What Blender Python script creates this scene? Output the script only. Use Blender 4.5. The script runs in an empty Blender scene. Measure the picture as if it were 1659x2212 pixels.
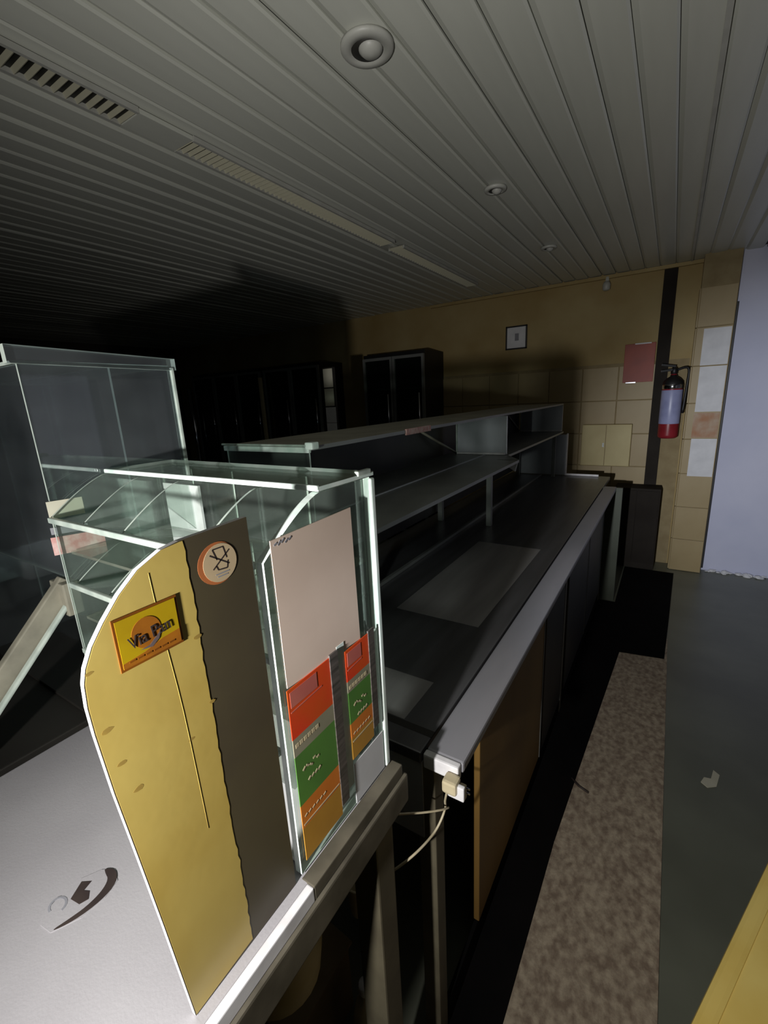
import bpy, bmesh, math, random
from mathutils import Vector, Matrix
random.seed(7)
sc = bpy.context.scene
C = sc.collection
H = 1.70                                    # eye height: all z below are relative to the lens

# ------------------------------------------------------------------ camera
cam_d = bpy.data.cameras.new('camera'); cam = bpy.data.objects.new('camera', cam_d); C.objects.link(cam)
F = 953.0
cam_d.sensor_fit = 'VERTICAL'; cam_d.sensor_height = 36.0
cam_d.lens = 36.0 * F / 2212.0
cam_d.clip_start = 0.02
d1 = Vector((625.5, -276, F)).normalized(); d3 = Vector((190, 3724, F)).normalized()
d3 = (d3 - d1 * d1.dot(d3)).normalized(); dx = d1.cross(-d3)
# rows: world X, Y, Z expressed in (image right, image down, forward)
Rm = Matrix((dx, d1, -d3))
right = Vector(Rm.col[0]); down = Vector(Rm.col[1]); fwd = Vector(Rm.col[2])
M = Matrix((right, -down, -fwd)).transposed().to_4x4()
M.translation = Vector((0, 0, H))
cam.matrix_world = M
sc.camera = cam

# ------------------------------------------------------------------ light
w = bpy.data.worlds.new('world'); sc.world = w; w.use_nodes = True
w.node_tree.nodes['Background'].inputs[0].default_value = (0.55, 0.65, 0.8, 1)
w.node_tree.nodes['Background'].inputs[1].default_value = 0.009
ld = bpy.data.lights.new('torch', 'SPOT'); torch = bpy.data.objects.new('torch', ld); C.objects.link(torch)
torch.location = (-0.285, -0.45, H - 0.20)
torch.rotation_euler = Vector((0.06, 1.0, 0.10)).to_track_quat('-Z', 'Y').to_euler()
ld.spot_size = math.radians(158); ld.spot_blend = 1.0
ld.energy = 60.0; ld.color = (1.0, 0.98, 0.94); ld.shadow_soft_size = 0.02
bd = bpy.data.lights.new('fill_beam', 'SPOT'); beam_o = bpy.data.objects.new('fill_beam', bd); C.objects.link(beam_o)  # second spot, added to brighten the far-right wall
beam_o.location = torch.location
beam_o.rotation_euler = (Vector((0.75, 4.9, H - 0.75)) - beam_o.location).to_track_quat('-Z', 'Y').to_euler()
bd.energy = 230.0; bd.color = (0.88, 0.92, 1.0); bd.spot_size = math.radians(38); bd.spot_blend = 1.0; bd.shadow_soft_size = 0.02
sc.view_settings.view_transform = 'Standard'; sc.view_settings.look = 'None'
sc.view_settings.gamma = 1.0; sc.view_settings.use_curve_mapping = False
sc.view_settings.exposure = 0.55
try:
    sc.cycles.transparent_max_bounces = 48; sc.cycles.max_bounces = 10
except Exception: pass

# ------------------------------------------------------------------ materials
def new_mat(name):
    m = bpy.data.materials.new(name); m.use_nodes = True
    nt = m.node_tree; nt.nodes.clear()
    out = nt.nodes.new('ShaderNodeOutputMaterial')
    return m, nt, out

def pm(name, c1, c2=None, scale=8.0, rough=0.6, metal=0.0, bump=0.0, bscale=None, stretch=None, spec=0.5, detail=5.0, lo=0.35, hi=0.65):
    """principled with noise colour variation and optional fine relief, in object space"""
    m, nt, out = new_mat(name)
    b = nt.nodes.new('ShaderNodeBsdfPrincipled'); nt.links.new(b.outputs[0], out.inputs[0])
    b.inputs['Roughness'].default_value = rough; b.inputs['Metallic'].default_value = metal
    b.inputs['Specular IOR Level'].default_value = spec
    tc = nt.nodes.new('ShaderNodeTexCoord'); mp = nt.nodes.new('ShaderNodeMapping')
    nt.links.new(tc.outputs['Object'], mp.inputs[0])
    if stretch: mp.inputs['Scale'].default_value = stretch
    n = nt.nodes.new('ShaderNodeTexNoise'); n.inputs['Scale'].default_value = scale; n.inputs['Detail'].default_value = detail
    nt.links.new(mp.outputs[0], n.inputs['Vector'])
    r = nt.nodes.new('ShaderNodeValToRGB'); nt.links.new(n.outputs[0], r.inputs[0])
    c2 = c2 or tuple(0.8 * v for v in c1)
    r.color_ramp.elements[0].color = (*c2, 1); r.color_ramp.elements[1].color = (*c1, 1)
    r.color_ramp.elements[0].position = lo; r.color_ramp.elements[1].position = hi
    nt.links.new(r.outputs[0], b.inputs['Base Color'])
    if bump:
        n2 = nt.nodes.new('ShaderNodeTexNoise'); n2.inputs['Scale'].default_value = bscale or scale * 4; n2.inputs['Detail'].default_value = 4
        nt.links.new(mp.outputs[0], n2.inputs['Vector'])
        bp = nt.nodes.new('ShaderNodeBump'); bp.inputs['Strength'].default_value = bump; bp.inputs['Distance'].default_value = 0.004
        nt.links.new(n2.outputs[0], bp.inputs['Height']); nt.links.new(bp.outputs[0], b.inputs['Normal'])
    return m

def acrylic(name, tint=(0.90, 0.94, 0.915), dust=0.08, dustcol=(0.62, 0.68, 0.64), rough=0.04, f0=0.05, nscale=6.0):
    """thin clear sheet: passes tinted light, mirrors by angle, carries a dusty film"""
    m, nt, out = new_mat(name)
    tr = nt.nodes.new('ShaderNodeBsdfTransparent'); tr.inputs[0].default_value = (*tint, 1)
    df = nt.nodes.new('ShaderNodeBsdfDiffuse'); df.inputs[0].default_value = (*dustcol, 1)
    gl = nt.nodes.new('ShaderNodeBsdfGlossy'); gl.inputs['Roughness'].default_value = rough; gl.inputs[0].default_value = (0.95, 1, 0.98, 1)
    n = nt.nodes.new('ShaderNodeTexNoise'); n.inputs['Scale'].default_value = nscale; n.inputs['Detail'].default_value = 7
    tc = nt.nodes.new('ShaderNodeTexCoord'); nt.links.new(tc.outputs['Object'], n.inputs['Vector'])
    mr = nt.nodes.new('ShaderNodeMapRange'); mr.inputs[1].default_value = 0.3; mr.inputs[2].default_value = 0.75
    mr.inputs[3].default_value = dust * 0.5; mr.inputs[4].default_value = dust * 1.6
    nt.links.new(n.outputs[0], mr.inputs[0])
    m1 = nt.nodes.new('ShaderNodeMixShader'); nt.links.new(mr.outputs[0], m1.inputs[0]); nt.links.new(tr.outputs[0], m1.inputs[1]); nt.links.new(df.outputs[0], m1.inputs[2])
    lw = nt.nodes.new('ShaderNodeLayerWeight'); lw.inputs[0].default_value = 0.5
    p = nt.nodes.new('ShaderNodeMath'); p.operation = 'POWER'; p.inputs[1].default_value = 5.0; nt.links.new(lw.outputs['Facing'], p.inputs[0])
    a = nt.nodes.new('ShaderNodeMath'); a.operation = 'MULTIPLY_ADD'; a.inputs[1].default_value = 0.8; a.inputs[2].default_value = f0; nt.links.new(p.outputs[0], a.inputs[0])
    m2 = nt.nodes.new('ShaderNodeMixShader'); nt.links.new(a.outputs[0], m2.inputs[0]); nt.links.new(m1.outputs[0], m2.inputs[1]); nt.links.new(gl.outputs[0], m2.inputs[2])
    nt.links.new(m2.outputs[0], out.inputs[0])
    return m

MT = {}
MT['acrylic'] = acrylic('acrylic_clear', dust=0.05)
MT['acrylic_flap'] = acrylic('acrylic_flap', dust=0.008, f0=0.03)
MT['acrylic_top'] = acrylic('acrylic_dusty_top', dust=0.22, dustcol=(0.42, 0.44, 0.36))
MT['acrylic_back'] = acrylic('acrylic_smoked_back', tint=(0.70, 0.74, 0.72), dust=0.04)
MT['acrylic_tall'] = acrylic('acrylic_tall', tint=(0.79, 0.83, 0.85), dust=0.05, dustcol=(0.45, 0.48, 0.5), f0=0.17)
MT['edge'] = pm('acrylic_edge', (0.90, 0.97, 0.93), (0.66, 0.80, 0.74), 22, 0.25)
MT['edge_dim'] = pm('acrylic_edge_worn', (0.55, 0.62, 0.56), (0.35, 0.42, 0.38), 22, 0.35)
MT['fridge_glass'] = acrylic('fridge_glass', tint=(0.5, 0.62, 0.56), dust=0.01, f0=0.06, rough=0.02)
MT['yellow'] = pm('yellow_sheet', (0.56, 0.42, 0.115), (0.48, 0.335, 0.075), 7, 0.40, bump=0.15, bscale=10, lo=0.25, hi=0.6)
MT['grease'] = pm('grease_stain', (0.42, 0.28, 0.06), (0.32, 0.21, 0.05), 60, 0.5)
MT['brown'] = pm('brown_board', (0.092, 0.074, 0.036), (0.066, 0.052, 0.03), 5, 0.5)
MT['white_edge'] = pm('white_edge_band', (0.85, 0.84, 0.86), (0.7, 0.68, 0.7), 30, 0.4)
MT['white_top'] = pm('white_laminate', (0.42, 0.405, 0.425), (0.36, 0.345, 0.365), 4, 0.45, bump=0.08, bscale=300)
MT['worktop_edge'] = pm('worn_worktop_edge', (0.13, 0.115, 0.085), (0.06, 0.052, 0.038), 14, 0.55)
MT['pink'] = pm('pink_card', (0.80, 0.64, 0.53), (0.74, 0.58, 0.48), 9, 0.7)
MT['red'] = pm('red_print', (0.80, 0.05, 0.015), (0.68, 0.09, 0.01), 12, 0.4)
MT['redpale'] = pm('pale_red_print', (0.58, 0.17, 0.13), (0.5, 0.12, 0.1), 12, 0.4)
MT['greygreen'] = pm('greygreen_print', (0.32, 0.30, 0.21), (0.26, 0.25, 0.17), 12, 0.45)
MT['green'] = pm('green_print', (0.10, 0.27, 0.045), (0.075, 0.21, 0.04), 12, 0.45)
MT['orange'] = pm('orange_print', (0.80, 0.24, 0.03), (0.66, 0.18, 0.02), 12, 0.45)
MT['mustard'] = pm('mustard_print', (0.60, 0.30, 0.04), (0.50, 0.24, 0.03), 12, 0.45)
MT['cream_print'] = pm('cream_print', (0.62, 0.52, 0.33), (0.5, 0.42, 0.26), 40, 0.6)
MT['binding'] = pm('dark_binding', (0.13, 0.11, 0.10), (0.05, 0.045, 0.04), 60, 0.5, stretch=(1, 0.2, 2))
MT['plaque_yellow'] = pm('plaque_yellow', (0.50, 0.34, 0.005), (0.40, 0.26, 0.005), 20, 0.4)
MT['plaque_orange'] = pm('plaque_orange', (0.40, 0.14, 0.01), (0.30, 0.10, 0.01), 40, 0.4)
MT['plaque_rim'] = pm('plaque_rim', (0.24, 0.075, 0.005), (0.16, 0.05, 0.005), 20, 0.4)
MT['ink'] = pm('dark_ink', (0.05, 0.035, 0.03), (0.03, 0.02, 0.02), 20, 0.6)
MT['inkblue'] = pm('bluish_ink', (0.16, 0.12, 0.12), (0.12, 0.09, 0.09), 20, 0.6)
MT['sticker_orange'] = pm('sticker_orange', (0.50, 0.16, 0.05), (0.4, 0.12, 0.04), 20, 0.5)
MT['sticker_cream'] = pm('sticker_cream', (0.60, 0.46, 0.28), (0.52, 0.40, 0.25), 20, 0.5)
MT['paper'] = pm('white_paper', (0.78, 0.78, 0.80), (0.68, 0.68, 0.70), 10, 0.7)
MT['paper_cream'] = pm('cream_paper', (0.60, 0.58, 0.47), (0.52, 0.5, 0.4), 10, 0.7)
MT['paper_pink'] = pm('pink_label', (0.75, 0.55, 0.52), (0.62, 0.28, 0.26), 60, 0.6)
MT['paper_stained'] = pm('stained_paper', (0.50, 0.40, 0.30), (0.42, 0.20, 0.10), 9, 0.7)
MT['greyprint'] = pm('grey_print', (0.30, 0.30, 0.33), (0.24, 0.24, 0.27), 20, 0.7)
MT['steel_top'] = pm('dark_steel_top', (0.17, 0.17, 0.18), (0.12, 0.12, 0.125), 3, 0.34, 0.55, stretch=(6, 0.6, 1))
MT['steel_lit_patch'] = pm('lit_patch_steel', (0.42, 0.41, 0.41), (0.34, 0.33, 0.33), 3, 0.42, 0.5, stretch=(6, 0.6, 1))  # brighter steel colour, paints pools of light on the dark top
MT['steel'] = pm('brushed_steel', (0.62, 0.64, 0.69), (0.50, 0.52, 0.57), 6, 0.36, 0.45, stretch=(1, 1, 0.3))
MT['steel_dull'] = pm('dull_steel', (0.30, 0.31, 0.30), (0.23, 0.24, 0.23), 4, 0.42, 0.35)
MT['rail_grey'] = pm('grey_edge_rail', (0.36, 0.35, 0.38), (0.28, 0.28, 0.31), 3, 0.42, 0.15, stretch=(2, 0.5, 1))
MT['dusty_shelf'] = pm('dusty_shelf', (0.27, 0.26, 0.21), (0.20, 0.19, 0.15), 5, 0.6)
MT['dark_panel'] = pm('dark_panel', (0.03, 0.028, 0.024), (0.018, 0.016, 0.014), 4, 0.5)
MT['black'] = pm('black_body', (0.014, 0.013, 0.013), (0.008, 0.008, 0.008), 4, 0.45)
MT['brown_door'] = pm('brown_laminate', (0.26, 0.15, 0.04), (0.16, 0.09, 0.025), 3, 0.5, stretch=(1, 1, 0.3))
MT['wood_leg'] = pm('painted_leg', (0.16, 0.14, 0.09), (0.10, 0.085, 0.055), 9, 0.6)
MT['ceiling'] = pm('ceiling_lining', (0.66, 0.67, 0.60), (0.55, 0.56, 0.50), 1.5, 0.34, stretch=(3, 0.4, 1))
MT['ceil_dark'] = pm('ceiling_backing', (0.03, 0.03, 0.028), (0.02, 0.02, 0.02), 3, 0.9)
MT['fin'] = pm('vent_fin', (0.55, 0.53, 0.40), (0.45, 0.43, 0.32), 9, 0.5)
MT['recess_or_shade'] = pm('shade_brown', (0.035, 0.03, 0.025), (0.024, 0.02, 0.017), 3, 0.9, spec=0.1)  # dark brown that paints shade on the back wall strip and block
MT['dim_panel'] = pm('dim_green_panel', (0.075, 0.085, 0.06), (0.05, 0.058, 0.04), 4, 0.6)
MT['void'] = pm('shade_black', (0.007, 0.006, 0.006), (0.004, 0.004, 0.004), 4, 0.95, spec=0.05)  # near-black that paints shade on the floor beside the counter
MT['lamp_white'] = pm('lamp_housing', (0.50, 0.50, 0.46), (0.42, 0.42, 0.38), 9, 0.45)
MT['wall_yellow'] = pm('yellow_wall_paint', (0.44, 0.34, 0.16), (0.34, 0.235, 0.085), 1.6, 0.75, bump=0.1, bscale=40)
MT['tile'] = pm('beige_wall_tile', (0.41, 0.32, 0.17), (0.34, 0.25, 0.115), 2.2, 0.5)
MT['grout'] = pm('tile_grout', (0.33, 0.26, 0.14), (0.27, 0.205, 0.105), 10, 0.9)
MT['wall_white'] = pm('bluish_white_wall', (0.66, 0.67, 0.82), (0.55, 0.57, 0.73), 1.4, 0.7, bump=0.1, bscale=30)
MT['wall_grey'] = pm('grey_wall', (0.24, 0.25, 0.28), (0.19, 0.20, 0.22), 1.4, 0.7)
MT['wall_grey2'] = pm('pale_grey_door', (0.42, 0.43, 0.47), (0.36, 0.37, 0.41), 1.4, 0.6)
MT['wall_dark'] = pm('dark_wall', (0.09, 0.075, 0.06), (0.06, 0.05, 0.04), 1.5, 0.8)
MT['floor'] = pm('green_floor', (0.165, 0.175, 0.135), (0.125, 0.132, 0.10), 2.5, 0.38, bump=0.12, bscale=25)
MT['mat'] = pm('coarse_brown_mat', (0.46, 0.38, 0.28), (0.24, 0.18, 0.13), 46, 0.95, bump=1.0, bscale=60, stretch=(1, 0.7, 1), detail=8)
MT['yellow_crate'] = pm('yellow_plastic', (0.86, 0.66, 0.20), (0.76, 0.54, 0.13), 6, 0.4)
MT['cream_plastic'] = pm('cream_plastic', (0.62, 0.54, 0.36), (0.5, 0.42, 0.27), 9, 0.5)
MT['tub_yellow'] = pm('yellowed_plastic', (0.50, 0.40, 0.16), (0.40, 0.30, 0.10), 9, 0.45)
MT['cardboard'] = pm('cardboard', (0.26, 0.19, 0.10), (0.20, 0.14, 0.07), 9, 0.85)
MT['cable'] = pm('cream_cable', (0.55, 0.48, 0.34), (0.40, 0.34, 0.22), 40, 0.5)
MT['chrome'] = pm('chrome', (0.75, 0.75, 0.78), (0.65, 0.65, 0.7), 10, 0.12, 1.0)
MT['sign_red'] = pm('red_sign', (0.32, 0.04, 0.012), (0.25, 0.03, 0.01), 8, 0.5)
MT['ext_red'] = pm('extinguisher_red', (0.30, 0.02, 0.03), (0.22, 0.015, 0.02), 8, 0.3)
MT['ext_label'] = pm('extinguisher_label', (0.38, 0.40, 0.62), (0.28, 0.30, 0.5), 8, 0.35)
MT['box_cream'] = pm('cream_box', (0.56, 0.47, 0.23), (0.48, 0.39, 0.18), 4, 0.55)
MT['wood_pale'] = pm('pale_wood', (0.72, 0.60, 0.36), (0.58, 0.47, 0.26), 9, 0.6, stretch=(1, 1, 0.15))
MT['rail_worn'] = pm('worn_metal_rail', (0.34, 0.32, 0.25), (0.20, 0.19, 0.15), 12, 0.45)

# ------------------------------------------------------------------ builders
def link(name, me, parent=None):
    o = bpy.data.objects.new(name, me); C.objects.link(o)
    if parent: o.parent = parent
    return o

def thing(name, label, cat, loc=(0, 0, 0), group=None):
    o = bpy.data.objects.new(name, None); C.objects.link(o)
    o.empty_display_size = 0.05
    o.location = (loc[0], loc[1], loc[2] + H)
    o['label'] = label; o['category'] = cat
    if group: o['group'] = group
    bpy.context.view_layer.update()
    return o

def tag(o, label, cat, group=None):
    o['label'] = label; o['category'] = cat
    if group: o['group'] = group
    return o

def struct(o, label=None):
    o['kind'] = 'structure'
    if label: o['label'] = label
    return o

def finish(name, bm, mats, parent=None, smooth=False):
    """world-space (lens-relative z) bmesh -> object, origin at the mesh centre"""
    bmesh.ops.recalc_face_normals(bm, faces=bm.faces)
    vs = [v.co for v in bm.verts]
    c = Vector(((min(v.x for v in vs) + max(v.x for v in vs)) / 2, (min(v.y for v in vs) + max(v.y for v in vs)) / 2, min(v.z for v in vs)))
    bmesh.ops.translate(bm, verts=bm.verts, vec=-c)
    me = bpy.data.meshes.new(name); bm.to_mesh(me); bm.free()
    for m in (mats if isinstance(mats, (list, tuple)) else [mats]): me.materials.append(MT[m])
    if smooth:
        for p in me.polygons: p.use_smooth = True
    o = link(name, me, parent)
    wl = c + Vector((0, 0, H))
    if parent is not None:
        pw = Vector((0, 0, 0)); q = parent
        while q is not None: pw = pw + q.location; q = q.parent
        wl = wl - pw
    o.location = wl
    return o

def add_box(bm, x0, x1, y0, y1, z0, z1, bevel=0.0, rot=None, mi=0):
    r = bmesh.ops.create_cube(bm, size=1.0)
    vs = r['verts']
    bmesh.ops.scale(bm, verts=vs, vec=(x1 - x0, y1 - y0, z1 - z0))
    if rot is not None: bmesh.ops.transform(bm, verts=vs, matrix=rot)
    bmesh.ops.translate(bm, verts=vs, vec=((x0 + x1) / 2, (y0 + y1) / 2, (z0 + z1) / 2))
    fs = {f for v in vs for f in v.link_faces}
    for f in fs: f.material_index = mi
    if bevel:
        es = list({e for v in vs for e in v.link_edges})
        bmesh.ops.bevel(bm, geom=es, offset=bevel, segments=2, affect='EDGES', profile=0.6)

def box(name, x0, x1, y0, y1, z0, z1, mat, parent=None, bevel=0.0, rot=None):
    bm = bmesh.new(); add_box(bm, x0, x1, y0, y1, z0, z1, bevel, rot)
    return finish(name, bm, mat, parent)

def prism(name, pts, axis, a0, a1, mats, parent=None, bevel=0.0):
    """closed outline extruded along an axis; material 1 (if given) goes on the rim"""
    def P(p, a):
        u, v = p
        return {'x': (a, u, v), 'y': (u, a, v), 'z': (u, v, a)}[axis]
    bm = bmesh.new()
    A = [bm.verts.new(P(p, a0)) for p in pts]; B = [bm.verts.new(P(p, a1)) for p in pts]
    bm.faces.new(A); bm.faces.new(B[::-1])
    n = len(pts)
    rim = 1 if isinstance(mats, (list, tuple)) and len(mats) > 1 else 0
    for i in range(n):
        f = bm.faces.new((A[i], A[(i + 1) % n], B[(i + 1) % n], B[i])); f.material_index = rim
    return finish(name, bm, mats, parent)

def tube(name, pts, r, mat, parent=None, seg=8, radii=None):
    bm = bmesh.new(); rings = []
    pts = [Vector(p) for p in pts]
    for i, p in enumerate(pts):
        t = (pts[min(i + 1, len(pts) - 1)] - pts[max(i - 1, 0)]).normalized()
        u = t.cross(Vector((0.3, 0.2, 0.93))).normalized(); v = t.cross(u).normalized()
        rr = radii[i] if radii else r
        rings.append([bm.verts.new(p + (u * math.cos(2 * math.pi * k / seg) + v * math.sin(2 * math.pi * k / seg)) * rr) for k in range(seg)])
    for a, b in zip(rings, rings[1:]):
        for k in range(seg): bm.faces.new((a[k], a[(k + 1) % seg], b[(k + 1) % seg], b[k]))
    bm.faces.new(rings[0]); bm.faces.new(rings[-1][::-1])
    return finish(name, bm, mat, parent, smooth=True)

def lathe(name, prof, loc, mat, parent=None, seg=24, tilt=None, scale=(1, 1, 1)):
    bm = bmesh.new(); rings = []
    for r, z in prof:
        rings.append([bm.verts.new((max(r, 1e-4) * math.cos(2 * math.pi * k / seg), max(r, 1e-4) * math.sin(2 * math.pi * k / seg), z)) for k in range(seg)])
    for a, b in zip(rings, rings[1:]):
        for k in range(seg): bm.faces.new((a[k], a[(k + 1) % seg], b[(k + 1) % seg], b[k]))
    bm.faces.new(rings[0][::-1]); bm.faces.new(rings[-1])
    bmesh.ops.scale(bm, verts=bm.verts, vec=scale)
    if tilt is not None: bmesh.ops.transform(bm, verts=bm.verts, matrix=tilt)
    bmesh.ops.translate(bm, verts=bm.verts, vec=loc)
    return finish(name, bm, mat, parent, smooth=True)

def smooth_path(pts, n=6):
    pts = [Vector(p) for p in pts]; out = []
    for i in range(len(pts) - 1):
        p0 = pts[max(i - 1, 0)]; p1 = pts[i]; p2 = pts[i + 1]; p3 = pts[min(i + 2, len(pts) - 1)]
        for k in range(n):
            t = k / n
            out.append(0.5 * ((2 * p1) + (-p0 + p2) * t + (2 * p0 - 5 * p1 + 4 * p2 - p3) * t * t + (-p0 + 3 * p1 - 3 * p2 + p3) * t ** 3))
    out.append(pts[-1]); return out

def text(name, s, size, loc, mat, parent, rot=0.0, squash=1.0):
    """flat lettering on a plane facing +X: reads along +Y, up is +Z"""
    cu = bpy.data.curves.new(name, 'FONT'); cu.body = s; cu.size = size; cu.extrude = 0.0001; cu.align_x = 'CENTER'; cu.align_y = 'CENTER'
    to = bpy.data.objects.new(name, cu); C.objects.link(to)
    bpy.context.view_layer.update()
    me = bpy.data.meshes.new_from_object(to.evaluated_get(bpy.context.evaluated_depsgraph_get()))
    bpy.data.objects.remove(to)
    bm = bmesh.new(); bm.from_mesh(me)
    m4 = Matrix(((0, 0, 1, 0), (1, 0, 0, 0), (0, 1, 0, 0), (0, 0, 0, 1)))
    bmesh.ops.scale(bm, verts=bm.verts, vec=(1, squash, 1))
    bmesh.ops.transform(bm, verts=bm.verts, matrix=Matrix.Rotation(rot, 4, 'Z'))
    bmesh.ops.transform(bm, verts=bm.verts, matrix=m4)
    bmesh.ops.translate(bm, verts=bm.verts, vec=loc)
    for f in bm.faces: f.material_index = 0
    return finish(name, bm, mat, parent)

def bars_x(name, segs, x0, x1, wid, mat, parent):
    """flat strokes on a plane facing +X joined into one print: segs of ((y,z),(y,z))"""
    bm = bmesh.new()
    for (ya, za), (yb, zb) in segs:
        d = Vector((0, yb - ya, zb - za)); L = d.length; ang = math.atan2(zb - za, yb - ya)
        add_box(bm, x0, x1, (ya + yb) / 2 - L / 2, (ya + yb) / 2 + L / 2, (za + zb) / 2 - wid / 2, (za + zb) / 2 + wid / 2)
        vs = bm.verts[-8:] if False else list(bm.verts)[-8:]
        cpt = Vector(((x0 + x1) / 2, (ya + yb) / 2, (za + zb) / 2))
        bmesh.ops.rotate(bm, verts=vs, cent=cpt, matrix=Matrix.Rotation(ang, 3, 'X'))
    return finish(name, bm, mat, parent)

# ================================================================== SETTING
FLOOR, CEIL, YB = -1.70, 1.0, 4.90
fl = struct(box('floor', -7.3, 2.3, -2.0, YB + 0.1, FLOOR - 0.1, FLOOR, 'floor'))
# far wall: painted plaster with a tiled lower part
wb = struct(box('wall_back', -7.3, 0.12, YB, YB + 0.12, FLOOR, CEIL + 0.02, 'wall_yellow'))
def shared_pieces(name, proto, spots, parent):
    for i, (x, y, z) in enumerate(spots):
        o = proto if i == 0 else proto.copy()
        if i: C.objects.link(o); o.name = name
        pw = Vector((0, 0, 0)); q = parent
        while q is not None: pw = pw + q.location; q = q.parent
        o.location = Vector((x, y, z + H)) - pw
TS = 0.315
grout = box('grout_bed', -2.34, 0.10, YB - 0.006, YB, FLOOR, 0.215, 'grout', wb)
tile = box('tile', -TS / 2 + 0.004, TS / 2 - 0.004, -0.007, 0.007, 0, TS - 0.008, 'tile', wb, bevel=0.0025)
sp = [(-2.18 + TS * (i) , YB - 0.009, FLOOR + 0.004 + TS * j) for i in range(7) for j in range(6)]
shared_pieces('tile', tile, sp, wb)
# pillar
pil = struct(box('wall_pillar', 0.12, 0.365, YB - 0.16, YB + 0.1, FLOOR, CEIL + 0.02, 'grout'))
PT = 0.245
pt = box('tile', -PT / 2 + 0.003, PT / 2 - 0.003, -0.006, 0.006, 0, 0.30, 'tile', pil, bevel=0.0025)
shared_pieces('tile', pt, [(0.2425, YB - 0.165, FLOOR + 0.005 + 0.306 * j) for j in range(8)], pil)
pt2 = box('tile', -0.005, 0.005, -0.075, 0.075, 0, 0.30, 'tile', pil, bevel=0.002)
shared_pieces('tile', pt2, [(0.116, YB - 0.082, FLOOR + 0.005 + 0.306 * j) for j in range(8)], pil)
walc = struct(box('wall_alcove', 0.365, 2.3, YB - 0.06, YB + 0.1, FLOOR, CEIL + 0.32, 'wall_white'))
struct(box('trim_1', 0.365, 0.385, YB - 0.10, YB - 0.06, FLOOR + 0.03, 0.62, 'black', bevel=0.003))
struct(box('wall_right', 2.3, 2.4, -2.0, YB + 0.1, FLOOR, CEIL + 0.35, 'wall_grey'))
struct(box('door_1', 2.27, 2.30, 1.42, 1.94, FLOOR, 0.31, 'wall_white', bevel=0.004))
struct(box('door_2', 2.27, 2.30, 2.02, 2.60, FLOOR, 0.29, 'wall_grey2', bevel=0.004))
struct(box('wall_left', -7.4, -7.3, -2.0, YB + 0.1, FLOOR, CEIL + 0.02, 'wall_dark'))
struct(box('wall_front', -7.4, 2.4, -2.1, -2.0, FLOOR, CEIL + 0.35, 'wall_dark'))
# ceiling: dark void above, lining slats below it
ce = struct(box('ceiling', -7.3, 0.53, -2.0, YB + 0.1, CEIL + 0.012, CEIL + 0.06, 'ceil_dark'))
struct(box('ceiling_upper', 0.53, 2.3, -2.0, YB + 0.1, CEIL + 0.30, CEIL + 0.36, 'ceil_dark'))
struct(box('trim_2', 0.515, 0.54, -2.0, YB, CEIL - 0.005, CEIL + 0.31, 'wall_dark'))
PIT = 0.1145
def slat(name, wdt):
    h = wdt / 2 - 0.006
    pr = [(-h - 0.010, 0.014), (-h - 0.010, 0.010), (-h, 0.004), (-h + 0.008, 0.0), (h - 0.008, 0.0), (h, 0.004), (h, 0.014)]
    return prism(name, pr, 'y', -2.0, YB, 'ceiling', ce)
s0 = slat('ceiling_slat', PIT)
xs = [0.037 - PIT / 2 + PIT * k for k in range(-63, 5)]
zs = []
pw = ce.location.copy()
for i, x in enumerate(xs):
    o = s0 if i == 0 else s0.copy()
    if i: C.objects.link(o); o.name = 'ceiling_slat'
    o.location = Vector((x, (YB - 2.0) / 2, CEIL - 0.002 + random.uniform(-0.003, 0.003) + H)) - pw
    o.rotation_euler = (0, random.uniform(-0.035, 0.035), 0)
tr3 = struct(box('trim_3', 0.028, 0.044, -2.0, YB, CEIL - 0.012, CEIL - 0.002, 'lamp_white'))
struct(box('trim_4', -2.4, 0.12, YB - 0.03, YB, CEIL - 0.035, CEIL - 0.006, 'wall_yellow'))

# ================================================================== WHITE COUNTER (under the bread case)
wc = thing('sales_counter', 'white laminate counter with worn edge carrying the clear bread case', 'counter', (-0.68, 0.2, FLOOR))
box('worktop', -1.0, -0.368, -0.75, 0.565, -0.672, -0.65, ['white_top'], wc, bevel=0.003)
box('edge_strip', -0.368, -0.356, -0.75, 0.322, -0.674, -0.6495, 'white_edge', wc, bevel=0.002)
box('edge_strip', -0.3795, -0.356, 0.322, 0.566, -0.674, -0.6492, 'worktop_edge', wc, bevel=0.002)
box('apron', -0.985, -0.350, -0.74, 0.575, -0.735, -0.674, 'worktop_edge', wc, bevel=0.004)
for (x, y) in ((-0.39, 0.505), (-0.95, 0.505), (-0.39, -0.68), (-0.95, -0.68)):
    box('leg', x - 0.028, x + 0.028, y - 0.028, y + 0.028, FLOOR, -0.735, 'wood_leg', wc, bevel=0.004)
# torn emblem sticker on the worktop
st = prism('torn_sticker', [(-0.655, 0.112), (-0.640, 0.103), (-0.618, 0.106), (-0.602, 0.135), (-0.600, 0.165), (-0.608, 0.186), (-0.628, 0.193), (-0.645, 0.182), (-0.658, 0.160)], 'z', -0.650, -0.6492, 'white_top', wc)
st['label'] = 'torn emblem sticker on the white worktop'
def chaikin(p, n=2):
    for _ in range(n):
        q = []
        for i in range(len(p)):
            a, b = p[i], p[(i + 1) % len(p)]
            q += [(0.75 * a[0] + 0.25 * b[0], 0.75 * a[1] + 0.25 * b[1]), (0.25 * a[0] + 0.75 * b[0], 0.25 * a[1] + 0.75 * b[1])]
        p = q
    return p
crescent = [(-0.620, 0.104), (-0.606, 0.128), (-0.600, 0.160), (-0.606, 0.184), (-0.626, 0.194), (-0.643, 0.185), (-0.634, 0.182), (-0.621, 0.180), (-0.612, 0.166), (-0.610, 0.145), (-0.614, 0.126)]
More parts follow.
